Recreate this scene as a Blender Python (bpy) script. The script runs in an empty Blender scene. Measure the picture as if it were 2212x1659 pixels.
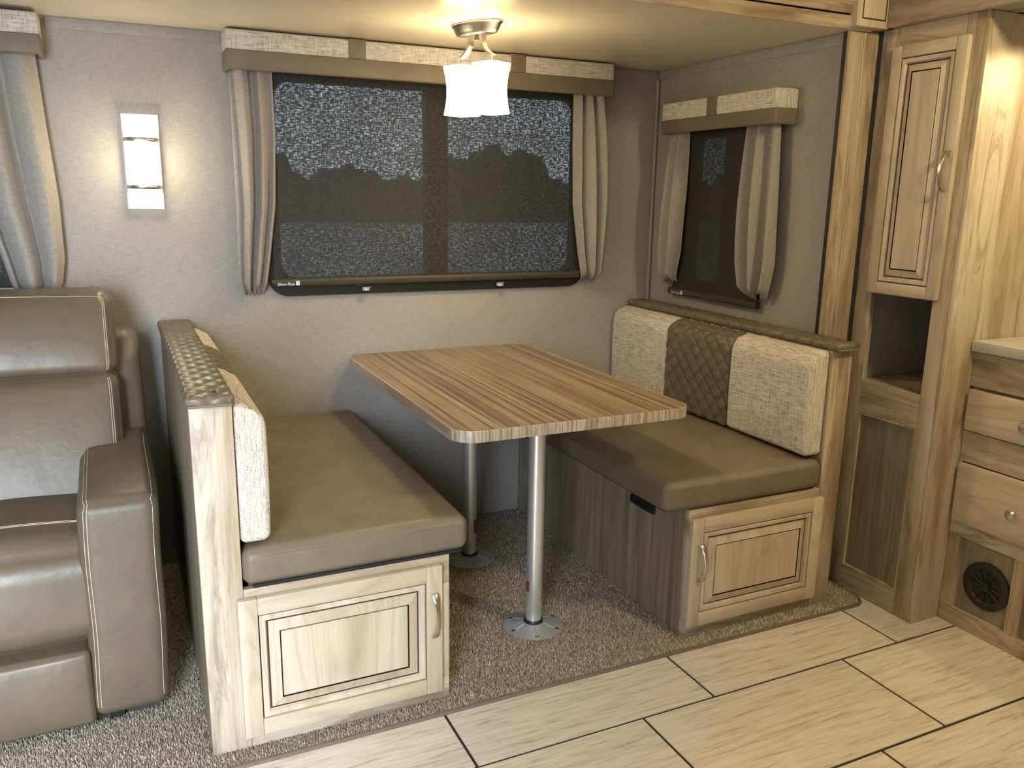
import bpy, math, random
import numpy as np
from mathutils import Matrix, Vector
random.seed(7); np.random.seed(7)
S = bpy.context.scene
COL = S.collection

# ------------------------------------------------------------------ camera
CAM = (-0.1067, -2.8936, 1.2575); YAW, PIT, ROL, FPX = -0.4427, -0.2243, 0.0158, 1796.0
f = np.array([-math.sin(YAW)*math.cos(PIT), math.cos(YAW)*math.cos(PIT), math.sin(PIT)])
r_ = np.cross(f, [0, 0, 1]); r_ /= np.linalg.norm(r_); u_ = np.cross(r_, f)
c, s = math.cos(ROL), math.sin(ROL)
right, up = c*r_ + s*u_, -s*r_ + c*u_
cam = bpy.data.cameras.new('camera'); cam.sensor_width = 36.0; cam.lens = 36.0*FPX/2212.0; cam.clip_start = .02
cam_o = bpy.data.objects.new('camera', cam); COL.objects.link(cam_o)
cam_o.matrix_world = Matrix(((right[0], up[0], -f[0], CAM[0]), (right[1], up[1], -f[1], CAM[1]),
                             (right[2], up[2], -f[2], CAM[2]), (0, 0, 0, 1)))
S.camera = cam_o
# ------------------------------------------------------------------ world, daylight, exposure
w = bpy.data.worlds.new('sky'); S.world = w; w.use_nodes = True
bg = w.node_tree.nodes['Background']; bg.inputs[0].default_value = (.80, .91, .98, 1); bg.inputs[1].default_value = 1.0
S.view_settings.view_transform = 'Standard'; S.view_settings.look = 'None'
S.view_settings.exposure = 0.0; S.view_settings.gamma = 1.0; S.view_settings.use_curve_mapping = False
DAY_X = -.85

def area_light(name, loc, rot, sx, sy, power, color):
    l = bpy.data.lights.new(name, 'AREA'); l.shape = 'RECTANGLE'; l.size = sx; l.size_y = sy; l.energy = power; l.color = color
    o = bpy.data.objects.new(name, l); COL.objects.link(o); o.location = loc; o.rotation_euler = rot
    return o
# daylight coming in through the open entrance door opposite the slide-out
area_light('entrance_daylight', (DAY_X, -3.36, .98), (math.radians(66), 0, 0), .68, 1.74, 55, (.78, .885, 1.0)).data.spread = math.radians(94)

def point_light(name, loc, power, color, radius, parent=None, pl=(0, 0, 0)):
    l = bpy.data.lights.new(name, 'POINT'); l.energy = power; l.color = color; l.shadow_soft_size = radius
    o = bpy.data.objects.new(name, l); COL.objects.link(o)
    o.location = tuple(a-b for a, b in zip(loc, pl)); o.parent = parent
    return o

# ------------------------------------------------------------------ material helpers
def new_mat(name):
    m = bpy.data.materials.new(name); m.use_nodes = True
    nt = m.node_tree
    return m, nt, nt.nodes['Principled BSDF']

def nd(nt, t, ins=None, **props):
    n = nt.nodes.new(t)
    for k, v in props.items(): setattr(n, k, v)
    for k, v in (ins or {}).items():
        if isinstance(v, bpy.types.NodeSocket): nt.links.new(v, n.inputs[k])
        else: n.inputs[k].default_value = v
    return n

def math_(nt, op, a, b=0.0, cl=False):
    return nd(nt, 'ShaderNodeMath', {0: a, 1: b}, operation=op, use_clamp=cl).outputs[0]

def ramp(nt, fac, stops):
    n = nt.nodes.new('ShaderNodeValToRGB'); nt.links.new(fac, n.inputs[0])
    e = n.color_ramp.elements
    while len(e) < len(stops): e.new(.5)
    for el, (p, c_) in zip(e, stops): el.position = p; el.color = (c_, c_, c_, 1) if isinstance(c_, (int, float)) else (*c_, 1)
    return n.outputs[0]

def mixc(nt, fac, a, b, mode='MIX'):
    n = nt.nodes.new('ShaderNodeMix'); n.data_type = 'RGBA'; n.blend_type = mode
    for i, v in ((0, fac), (6, a), (7, b)):
        if isinstance(v, bpy.types.NodeSocket): nt.links.new(v, n.inputs[i])
        else: n.inputs[i].default_value = v if i == 0 else (*v, 1)[:4]
    return n.outputs[2]

def coords(nt, scale=(1, 1, 1), rnd=0.0, src='Object'):
    tc = nt.nodes.new('ShaderNodeTexCoord').outputs[src]
    if rnd:
        oi = nt.nodes.new('ShaderNodeObjectInfo').outputs['Random']
        k = math_(nt, 'MULTIPLY', oi, rnd)
        tc = nd(nt, 'ShaderNodeVectorMath', {0: tc, 1: nd(nt, 'ShaderNodeCombineXYZ', {0: k, 1: k, 2: k}).outputs[0]}, operation='ADD').outputs[0]
    return nd(nt, 'ShaderNodeVectorMath', {0: tc, 1: scale}, operation='MULTIPLY').outputs[0]

def noise(nt, vec, scale=1.0, detail=2.0, rough=.5, dist=0.0):
    return nd(nt, 'ShaderNodeTexNoise', {'Vector': vec, 'Scale': scale, 'Detail': detail, 'Roughness': rough, 'Distortion': dist}).outputs[0]

def bump(nt, b, h, strength, dist=.002):
    n = nd(nt, 'ShaderNodeBump', {'Height': h, 'Strength': strength, 'Distance': dist})
    nt.links.new(n.outputs[0], b.inputs['Normal'])

def plain(name, col, rough=.5, metal=0.0, spec=None, bumpy=None, var=0.0):
    m, nt, b = new_mat(name)
    b.inputs['Base Color'].default_value = (*col, 1); b.inputs['Roughness'].default_value = rough; b.inputs['Metallic'].default_value = metal
    if spec is not None: b.inputs['Specular IOR Level'].default_value = spec
    v = coords(nt)
    n = noise(nt, v, 14 if not bumpy else bumpy[0]*.1, 3, .6)
    if var: nt.links.new(ramp(nt, n, [(.3, tuple(x*(1-var) for x in col)), (.7, tuple(min(1, x*(1+var)) for x in col))]), b.inputs['Base Color'])
    if bumpy: bump(nt, b, noise(nt, v, bumpy[0], 3, .6), bumpy[1])
    return m

AX = {'x': 0, 'y': 1, 'z': 2}
def wood(name, axis, cols, across=9.0, along=.9, zs=None, rough=.42, fine=.22, contrast=(.32, .68), blotch=.0, dark=(.1, .07, .05)):
    m, nt, b = new_mat(name)
    def sc(a, l):
        q = [a, a, a]; q[AX[axis]] = l
        if zs is not None: q[2] = zs
        return tuple(q)
    v = coords(nt, sc(across, along), 37.0)
    n1 = noise(nt, v, 1.0, 5, .6, .9)
    base = ramp(nt, n1, [(contrast[0], cols[0]), ((contrast[0]+contrast[1])/2, cols[1]), (contrast[1], cols[2])])
    v2 = coords(nt, sc(across*16, along*3.0), 37.0)
    n2 = noise(nt, v2, 1.0, 3, .6)
    base = mixc(nt, 1.0, base, ramp(nt, n2, [(.25, 1-fine), (.65, 1.0)]), 'MULTIPLY')
    if blotch:
        v3 = coords(nt, sc(across*1.3, along*1.9), 11.0)
        n3 = noise(nt, v3, 1.0, 4, .65, 1.6)
        base = mixc(nt, ramp(nt, n3, [(.53, 0.0), (.70, blotch)]), base, dark)
    nt.links.new(base, b.inputs['Base Color']); b.inputs['Roughness'].default_value = rough
    bump(nt, b, n2, .08, .001)
    return m

def cathedral(name, axis, cols, rough=.4, scale=5.0):
    """clear-grained door wood: arched growth rings plus fine pores"""
    m, nt, b = new_mat(name)
    def sc(a, l):
        q = [a, a, a]; q[AX[axis]] = l; return tuple(q)
    v = coords(nt, sc(1.0, .16), 9.0)
    n = noise(nt, v, scale, 2, .5, .4)
    rings = math_(nt, 'FRACT', math_(nt, 'MULTIPLY', n, 13.0))
    tone = noise(nt, coords(nt, sc(14, .8), 9.0), 1.0, 3, .5)
    base = ramp(nt, tone, [(.35, cols[0]), (.5, cols[1]), (.65, cols[2])])
    base = mixc(nt, 1.0, base, ramp(nt, rings, [(0.0, .84), (.25, 1.0), (.8, .97), (1.0, .84)]), 'MULTIPLY')
    fine = noise(nt, coords(nt, sc(330, 9), 9.0), 1.0, 2, .6)
    base = mixc(nt, 1.0, base, ramp(nt, fine, [(.3, .88), (.6, 1.0)]), 'MULTIPLY')
    nt.links.new(base, b.inputs['Base Color']); b.inputs['Roughness'].default_value = rough
    bump(nt, b, fine, .06, .001)
    return m

def linen(name, col, dark, light, horiz, k=1.0, rough=.9):
    """slub weave: threads along `horiz` crossed by threads along the other two axes"""
    m, nt, b = new_mat(name)
    a = [420*k]*3; a[AX[horiz]] = 26*k
    c_ = [420*k, 420*k, 28*k]
    n1 = noise(nt, coords(nt, tuple(a), 5.0), 1, 2, .6); n2 = noise(nt, coords(nt, tuple(c_), 5.0), 1, 2, .6)
    spk = noise(nt, coords(nt, tuple(x*.45 for x in a), 5.0), 1, 2, .6)
    base = mixc(nt, ramp(nt, n1, [(.5, 0.0), (.7, 1.0)]), col, light)
    base = mixc(nt, ramp(nt, n2, [(.52, 0.0), (.75, .9)]), base, light)
    base = mixc(nt, ramp(nt, math_(nt, 'MULTIPLY', n1, n2), [(.13, .85), (.23, 0.0)]), base, dark)
    base = mixc(nt, ramp(nt, spk, [(.66, 0.0), (.76, .8)]), base, dark)
    nt.links.new(base, b.inputs['Base Color']); b.inputs['Roughness'].default_value = rough
    b.inputs['Specular IOR Level'].default_value = .15
    bump(nt, b, math_(nt, 'ADD', n1, n2), .5, .002)
    return m

def leather(name, col, rough=.42, uvquilt=None, thread=(.5, .45, .36), var=.12):
    m, nt, b = new_mat(name)
    v = coords(nt)
    n = noise(nt, v, 9, 4, .6); g = noise(nt, v, 420, 2, .6)
    base = ramp(nt, n, [(.3, tuple(x*(1-var) for x in col)), (.7, tuple(x*(1+var) for x in col))])
    if uvquilt:
        uv = nt.nodes.new('ShaderNodeUVMap').outputs[0]
        sx = nd(nt, 'ShaderNodeSeparateXYZ', {0: uv})
        a = math_(nt, 'ABSOLUTE', math_(nt, 'SUBTRACT', math_(nt, 'FRACT', sx.outputs[0]), .5))
        c_ = math_(nt, 'ABSOLUTE', math_(nt, 'SUBTRACT', math_(nt, 'FRACT', sx.outputs[1]), .5))
        mx = math_(nt, 'MAXIMUM', a, c_)
        base = mixc(nt, ramp(nt, mx, [(.455, 0.0), (.475, uvquilt)]), base, thread)
    nt.links.new(base, b.inputs['Base Color'])
    nt.links.new(ramp(nt, n, [(.3, rough+.06), (.7, rough-.05)]), b.inputs['Roughness'])
    wr = noise(nt, coords(nt, (1, 1, 1)), 26, 3, .55, .8)
    bump(nt, b, math_(nt, 'ADD', math_(nt, 'MULTIPLY', g, .1), wr), .22, .004)
    return m

def emit(name, col, strength):
    m, nt, b = new_mat(name)
    b.inputs['Base Color'].default_value = (.9, .88, .84, 1); b.inputs['Roughness'].default_value = .3
    b.inputs['Emission Color'].default_value = (*col, 1); b.inputs['Emission Strength'].default_value = strength
    return m

MAT = {}
M = MAT
# laminate carcass wood and clear door wood
LAM = [(.33, .245, .16), (.485, .395, .285), (.59, .51, .40)]
LAMD = [tuple(x*.6 for x in q) for q in LAM]  # darkened laminate for panels; on the kitchen recesses it stands for shadow
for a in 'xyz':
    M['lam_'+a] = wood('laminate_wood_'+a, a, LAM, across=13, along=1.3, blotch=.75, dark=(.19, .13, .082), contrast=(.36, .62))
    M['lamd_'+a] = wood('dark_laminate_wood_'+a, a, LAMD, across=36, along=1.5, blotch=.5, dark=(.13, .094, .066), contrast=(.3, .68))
    M['door_'+a] = cathedral('door_wood_'+a, a, [(.50, .41, .295), (.60, .50, .375), (.66, .565, .44)])
M['glaze'] = plain('dark_glaze', (.035, .022, .014), .6)
M['table'] = wood('striped_table_laminate', 'y', [(.13, .09, .055), (.30, .22, .14), (.42, .325, .22)], across=92, along=.8, rough=.33, fine=.3, contrast=(.38, .62))
M['table_edge'] = wood('table_edge_print', 'y', [(.26, .20, .155), (.42, .345, .27), (.58, .51, .43)], across=130, along=1.0, zs=5.0, rough=.35, fine=.2, contrast=(.38, .62))
M['brown'] = leather('brown_vinyl', (.172, .138, .096), .5)
M['brown_quilt'] = leather('brown_quilted_vinyl', (.135, .106, .072), .5, uvquilt=.6, thread=(.21, .17, .115))
M['brown_cap'] = leather('brown_cap_vinyl', (.150, .122, .084), .42)
M['sofa'] = leather('taupe_leather', (.118, .092, .061), .42)
M['thread'] = plain('cream_thread', (.50, .44, .35), .8)
M['cream_y'] = linen('cream_linen_cushion', (.58, .53, .46), (.22, .19, .165), (.76, .72, .65), 'y')
M['cream_x'] = linen('cream_linen_valance', (.52, .47, .41), (.30, .26, .22), (.72, .67, .60), 'x')
M['black'] = plain('black_plastic', (.012, .013, .014), .45)
M['blackcloth'] = plain('black_dust_cloth', (.015, .016, .02), .9)
M['frame'] = plain('window_black', (.010, .011, .012), .4)
M['bar'] = plain('shade_bar', (.05, .042, .032), .35)
M['nickel'] = plain('brushed_nickel', (.62, .58, .52), .28, 1.0, var=.06)
M['alu'] = plain('satin_aluminium', (.80, .81, .83), .32, .75)
M['cast'] = plain('cast_aluminium', (.46, .49, .52), .4, .35)
M['white_metal'] = plain('white_metal', (.82, .84, .87), .3)
M['red'] = plain('red_sticker', (.20, .05, .04), .5)
M['whiteprint'] = plain('white_print', (.62, .68, .72), .5)
M['binding'] = plain('carpet_binding', (.17, .135, .11), .85, bumpy=(300, .3))
M['ceiling'] = plain('ceiling_panel', (.66, .585, .455), .30, var=.02)
M['grey_inner'] = plain('grey_inner_panel', (.30, .292, .285), .7)
M['counter'] = plain('counter_laminate', (.50, .48, .44), .35, var=.06)
M['ground'] = plain('gravel', (.34, .34, .34), .9, bumpy=(60, .4))
M['hedge'] = plain('hedge_leaves', (.15, .165, .14), .9, bumpy=(40, .5), var=.3)

def wallpaper():
    m, nt, b = new_mat('grey_linen_wallpaper')
    n1 = noise(nt, coords(nt, (500, 500, 30)), 1, 2, .6); n2 = noise(nt, coords(nt, (35, 35, 420)), 1, 2, .6)
    a = math_(nt, 'ADD', n1, n2)
    big = noise(nt, coords(nt), 4, 3, .6)
    base = ramp(nt, math_(nt, 'MULTIPLY', a, .5), [(.36, (.335, .31, .285)), (.5, (.40, .374, .346)), (.64, (.455, .427, .397))])
    base = mixc(nt, 1.0, base, ramp(nt, big, [(.3, .78), (.7, .83)]), 'MULTIPLY')
    nt.links.new(base, b.inputs['Base Color']); b.inputs['Roughness'].default_value = .62; b.inputs['Specular IOR Level'].default_value = .3
    bump(nt, b, a, .12, .001)
    return m
M['wall'] = wallpaper()

def tile_mat():
    m, nt, b = new_mat('linen_vinyl_tile')
    n1 = noise(nt, coords(nt, (7, 95, 95), 23.0), 1, 4, .65, .3)
    n2 = noise(nt, coords(nt, (18, 420, 420), 23.0), 1, 2, .6)
    n3 = noise(nt, coords(nt, (2.2, 16, 16), 23.0), 1, 3, .6)
    base = ramp(nt, n1, [(.32, (.50, .445, .37)), (.43, (.69, .635, .55)), (.54, (.77, .725, .645)), (.75, (.82, .785, .715))])
    base = mixc(nt, 1.0, base, ramp(nt, n2, [(.3, .90), (.6, 1.0)]), 'MULTIPLY')
    base = mixc(nt, 1.0, base, ramp(nt, n3, [(.3, .93), (.6, 1.0)]), 'MULTIPLY')
    nt.links.new(base, b.inputs['Base Color']); b.inputs['Roughness'].default_value = .42
    bump(nt, b, n1, .1, .001)
    return m
M['tile'] = tile_mat()
M['grout'] = plain('dark_joint', (.028, .021, .016), .8)

def curtain_mat():
    m, nt, b = new_mat('greige_curtain_cloth')
    n1 = noise(nt, coords(nt, (420, 420, 70)), 1, 3, .65); n2 = noise(nt, coords(nt, (40, 40, 480)), 1, 2, .6)
    base = ramp(nt, n1, [(.3, (.29, .263, .238)), (.5, (.345, .315, .285)), (.7, (.395, .362, .33))])
    base = mixc(nt, 1.0, base, ramp(nt, n2, [(.3, .85), (.6, 1.0)]), 'MULTIPLY')
    nt.links.new(base, b.inputs['Base Color']); b.inputs['Roughness'].default_value = .85; b.inputs['Specular IOR Level'].default_value = .1
    b.inputs['Sheen Weight'].default_value = .15
    bump(nt, b, n2, .25, .001)
    return m
M['curtain'] = curtain_mat()

def shade_mat(name, h, open_):
    """woven sun-shade cloth: mostly opaque threads, tiny gaps let daylight through"""
    m, nt, b = new_mat(name)
    ha = [230, 230, 230]; ha[AX[h]] = 62
    va = [60, 60, 60]; va[AX[h]] = 190; va[2] = 62
    n1 = noise(nt, coords(nt, tuple(ha)), 1, 2, .55); n2 = noise(nt, coords(nt, tuple(va)), 1, 2, .55)
    n3 = noise(nt, coords(nt, (9, 9, 9)), 1, 3, .6)
    g = math_(nt, 'MULTIPLY', ramp(nt, n1, [(.43, 0.03), (.62, 1.0)]), ramp(nt, n2, [(.40, .12), (.60, 1.0)]))
    g = math_(nt, 'MULTIPLY', g, ramp(nt, n3, [(.3, .55), (.6, 1.0)]))
    g = math_(nt, 'ADD', math_(nt, 'MULTIPLY', g, open_), .006)
    b.inputs['Base Color'].default_value = (.022, .020, .018, 1); b.inputs['Roughness'].default_value = .7
    tr = nd(nt, 'ShaderNodeBsdfTransparent')
    mx = nd(nt, 'ShaderNodeMixShader', {0: g, 1: b.outputs[0], 2: tr.outputs[0]})
    nt.links.new(mx.outputs[0], nt.nodes['Material Output'].inputs[0])
    return m
M['shade_x'] = shade_mat('sunshade_weave_wide', 'x', .8)
M['shade_y'] = shade_mat('sunshade_weave_small', 'y', .12)

def glass_mat():
    m, nt, b = new_mat('tinted_glass')
    tr = nd(nt, 'ShaderNodeBsdfTransparent', {0: (.62, .68, .72, 1)}); gl = nd(nt, 'ShaderNodeBsdfGlossy', {'Roughness': .03})
    fr = nd(nt, 'ShaderNodeFresnel', {0: 1.45})
    mx = nd(nt, 'ShaderNodeMixShader', {0: fr.outputs[0], 1: tr.outputs[0], 2: gl.outputs[0]})
    nt.links.new(mx.outputs[0], nt.nodes['Material Output'].inputs[0])
    return m
M['glass'] = glass_mat()

def carpet_mat():
    m, nt, b = new_mat('frieze_carpet')
    at = nd(nt, 'ShaderNodeAttribute', attribute_name='Col').outputs[0]
    nt.links.new(at, b.inputs['Base Color']); b.inputs['Roughness'].default_value = .95; b.inputs['Specular IOR Level'].default_value = .1
    return m
M['carpet'] = carpet_mat()
M['carpet_base'] = plain('carpet_backing', (.2, .17, .14), .95)

# ------------------------------------------------------------------ geometry helpers
WL = {}      # world location of each object (all transforms are pure translations)
class MB:
    def __init__(s): s.v = []; s.f = []; s.uv = None
    def add(s, v, f_):
        o = len(s.v); s.v += [tuple(map(float, p)) for p in v]; s.f += [tuple(i+o for i in q) for q in f_]; return s
    def box(s, x0, x1, y0, y1, z0, z1, ch=0.0):
        if x0 > x1: x0, x1 = x1, x0
        if y0 > y1: y0, y1 = y1, y0
        if z0 > z1: z0, z1 = z1, z0
        if ch: return s.rbox(((x0+x1)/2, (y0+y1)/2, (z0+z1)/2), ((x1-x0)/2, (y1-y0)/2, (z1-z0)/2), ch, k=1)
        v = [(x, y, z) for x in (x0, x1) for y in (y0, y1) for z in (z0, z1)]
        return s.add(v, [(0, 1, 3, 2), (4, 6, 7, 5), (0, 4, 5, 1), (2, 3, 7, 6), (0, 2, 6, 4), (1, 5, 7, 3)])
    def rbox(s, c_, h, r, n=(1, 1, 1), k=3, fn=None, uvfn=None):
        h = np.array(h, float); c_ = np.array(c_, float); r = min(r, h.min()*.999)
        pos = []
        for a in range(3):
            t = r*np.tan(np.linspace(0, math.pi/4, k+1)) if k > 1 else np.array([0, r])
            inn = np.linspace(-(h[a]-r), h[a]-r, n[a]+1)
            pos.append(np.concatenate([-(h[a]-r)-t[:0:-1], inn, (h[a]-r)+t[1:]]))
        L = [len(p) for p in pos]; idx = {}; Q = []
        def vid(i, j, l):
            key = (i, j, l)
            if key not in idx: idx[key] = len(Q); Q.append((pos[0][i], pos[1][j], pos[2][l]))
            return idx[key]
        F = []
        for a in range(3):
            b_, d_ = (a+1) % 3, (a+2) % 3
            for sg, e in ((0, 0), (1, L[a]-1)):
                for i in range(L[b_]-1):
                    for j in range(L[d_]-1):
                        q = []
                        for (ii, jj) in ((i, j), (i+1, j), (i+1, j+1), (i, j+1)):
                            t = [0, 0, 0]; t[a] = e; t[b_] = ii; t[d_] = jj; q.append(vid(*t))
                        F.append(tuple(q) if sg else tuple(q[::-1]))
        P = rmap(np.array(Q), h, r, fn) + c_
        if uvfn: s.uv = uvfn(np.array(Q), h)
        return s.add(P, F)
    def tube(s, pts, rad, n=10, caps=True):
        pts = [Vector(p) for p in pts]; N = len(pts)
        rad = [rad]*N if isinstance(rad, (int, float)) else rad
        v = []; prev = None
        for i, p in enumerate(pts):
            t = (pts[min(i+1, N-1)] - pts[max(i-1, 0)]).normalized()
            if prev is None: a = t.orthogonal().normalized()
            else: a = (prev - t*prev.dot(t)).normalized()
            prev = a; b_ = t.cross(a)
            for k in range(n):
                an = 2*math.pi*k/n; v.append(p + (a*math.cos(an)+b_*math.sin(an))*rad[i])
        fs = [(i*n+k, i*n+(k+1) % n, (i+1)*n+(k+1) % n, (i+1)*n+k) for i in range(N-1) for k in range(n)]
        if caps: fs += [tuple(range(n))[::-1], tuple((N-1)*n+k for k in range(n))]
        return s.add(v, fs)
    def lathe(s, prof, c_, n=32, cap=True):
        v = [(c_[0]+r*math.cos(2*math.pi*k/n), c_[1]+r*math.sin(2*math.pi*k/n), c_[2]+z) for r, z in prof for k in range(n)]
        fs = [(i*n+k, i*n+(k+1) % n, (i+1)*n+(k+1) % n, (i+1)*n+k) for i in range(len(prof)-1) for k in range(n)]
        if cap: fs += [tuple(range(n))[::-1], tuple((len(prof)-1)*n+k for k in range(n))]
        return s.add(v, fs)
    def loft(s, loops, cap=True, closed=True):
        n = len(loops[0]); v = [p for l in loops for p in l]
        m_ = n if closed else n-1
        fs = [(i*n+k, i*n+(k+1) % n, (i+1)*n+(k+1) % n, (i+1)*n+k) for i in range(len(loops)-1) for k in range(m_)]
        if cap: fs += [tuple(range(n))[::-1], tuple((len(loops)-1)*n+k for k in range(n))]
        return s.add(v, fs)
    def ring(s, outer, inner, z0, z1, to):
        """frame between two loops of equal length, extruded z0..z1 in the third local axis"""
        n = len(outer)
        v = [to(*p, z) for z in (z0, z1) for l in (outer, inner) for p in l]
        O0, I0, O1, I1 = 0, n, 2*n, 3*n; fs = []
        for k in range(n):
            j = (k+1) % n
            fs += [(O1+k, O1+j, I1+j, I1+k), (O0+j, O0+k, I0+k, I0+j), (O0+k, O0+j, O1+j, O1+k), (I0+j, I0+k, I1+k, I1+j)]
        return s.add(v, fs)
    def build(s, name, mat, parent=None, tagd=None, smooth=40, loc=None):
        v = np.array(s.v)
        me = bpy.data.meshes.new(name)
        o = bpy.data.objects.new(name, me); COL.objects.link(o)
        if parent is not None: base = np.array(WL[parent.name]); o.parent = parent
        else:
            base = np.array(loc) if loc is not None else np.array([(v[:, 0].min()+v[:, 0].max())/2, (v[:, 1].min()+v[:, 1].max())/2, v[:, 2].min()])
            o.location = base
        WL[o.name] = tuple(base)
        me.from_pydata((v-base).tolist(), [], s.f)
        if s.uv is not None:
            ul = me.uv_layers.new(name='UVMap')
            li = np.empty(len(me.loops), int); me.loops.foreach_get('vertex_index', li)
            ul.data.foreach_set('uv', s.uv[li].astype(np.float32).ravel())
        me.validate(); me.update()
        import bmesh
        bm = bmesh.new(); bm.from_mesh(me); bmesh.ops.recalc_face_normals(bm, faces=bm.faces); bm.to_mesh(me); bm.free()
        if smooth:
            me.polygons.foreach_set('use_smooth', [True]*len(me.polygons)); me.set_sharp_from_angle(angle=math.radians(smooth))
        me.materials.append(M[mat] if isinstance(mat, str) else mat)
        if tagd: tag(o, *tagd)
        return o

def rmap(Q, h, r, fn=None):
    inner = np.clip(Q, -(h-r), h-r); d = Q-inner
    nrm = d/np.maximum(np.linalg.norm(d, axis=1, keepdims=True), 1e-9)
    P = inner + nrm*r
    return fn(P, nrm, Q, h) if fn else P

def puff(ax, ay, az):
    def fn(P, n, Q, h):
        g = np.clip(1-(Q/h)**2, 0, 1)
        P = P.copy()
        P[:, 0] += n[:, 0]*ax*np.sqrt(g[:, 1]*g[:, 2]); P[:, 1] += n[:, 1]*ay*np.sqrt(g[:, 0]*g[:, 2]); P[:, 2] += n[:, 2]*az*np.sqrt(g[:, 0]*g[:, 1])
        return P
    return fn

def tag(o, label, cat=None, group=None, kind=None):
    if label: o['label'] = label
    if cat: o['category'] = cat
    if group: o['group'] = group
    if kind: o['kind'] = kind
    return o
def struct(o): o['kind'] = 'structure'; return o
def thing(name, loc, label, cat, group=None, kind=None):
    o = bpy.data.objects.new(name, None); COL.objects.link(o); o.location = loc; o.empty_display_size = .1
    WL[o.name] = tuple(loc)
    return tag(o, label, cat, group, kind)
def rrect(x0, x1, y0, y1, r, n=6):
    P = []
    for cx, cy, a0 in ((x1-r, y1-r, 0), (x0+r, y1-r, 90), (x0+r, y0+r, 180), (x1-r, y0+r, 270)):
        for k in range(n+1):
            a = math.radians(a0+90*k/n); P.append((cx+r*math.cos(a), cy+r*math.sin(a)))
    return P
def bx(name, x0, x1, y0, y1, z0, z1, mat, parent=None, ch=0.0, tagd=None):
    return MB().box(x0, x1, y0, y1, z0, z1, ch).build(name, mat, parent, tagd)

# ================================================================== the setting
XR, HC = 1.887, 1.738        # slide-out side wall, slide-out ceiling
YM, HM = -.955, 2.06         # main wall plane (slide-out opening), main ceiling
XL = -2.0; XK = 2.74; YF = -3.34
# floors -----------------------------------------------------------
floor = struct(bx('floor', XL-.1, XK+.1, YF-.1, .08, -.06, -.008, 'grout'))
TW, TH, J = .6667, .3325, .0040
rows = [(-1.385+TH*1, .538), (-1.385, .983), (-1.7175, 1.428), (-2.05, 1.873), (-2.3825, 2.318), (-2.715, .538+.0), (-3.0475, .983)]
for ytop, xj in rows:
    y0, y1 = ytop-TH, ytop
    if y1 > -1.0: y1 = -1.13
    k0 = math.floor((XL-xj)/TW)
    for k in range(k0, k0+12):
        x0, x1 = max(xj+k*TW, XL), min(xj+(k+1)*TW, XK)
        if x1-x0 < .03: continue
        yy1 = y1 if not (ytop > -1.2 and x1 > 1.9) else -1.06
        bx('tile', x0+J, x1-J, max(y0, YF)+J, yy1-(J if ytop < -1.1 else 0), -.008, -.005, 'tile', floor)
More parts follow.
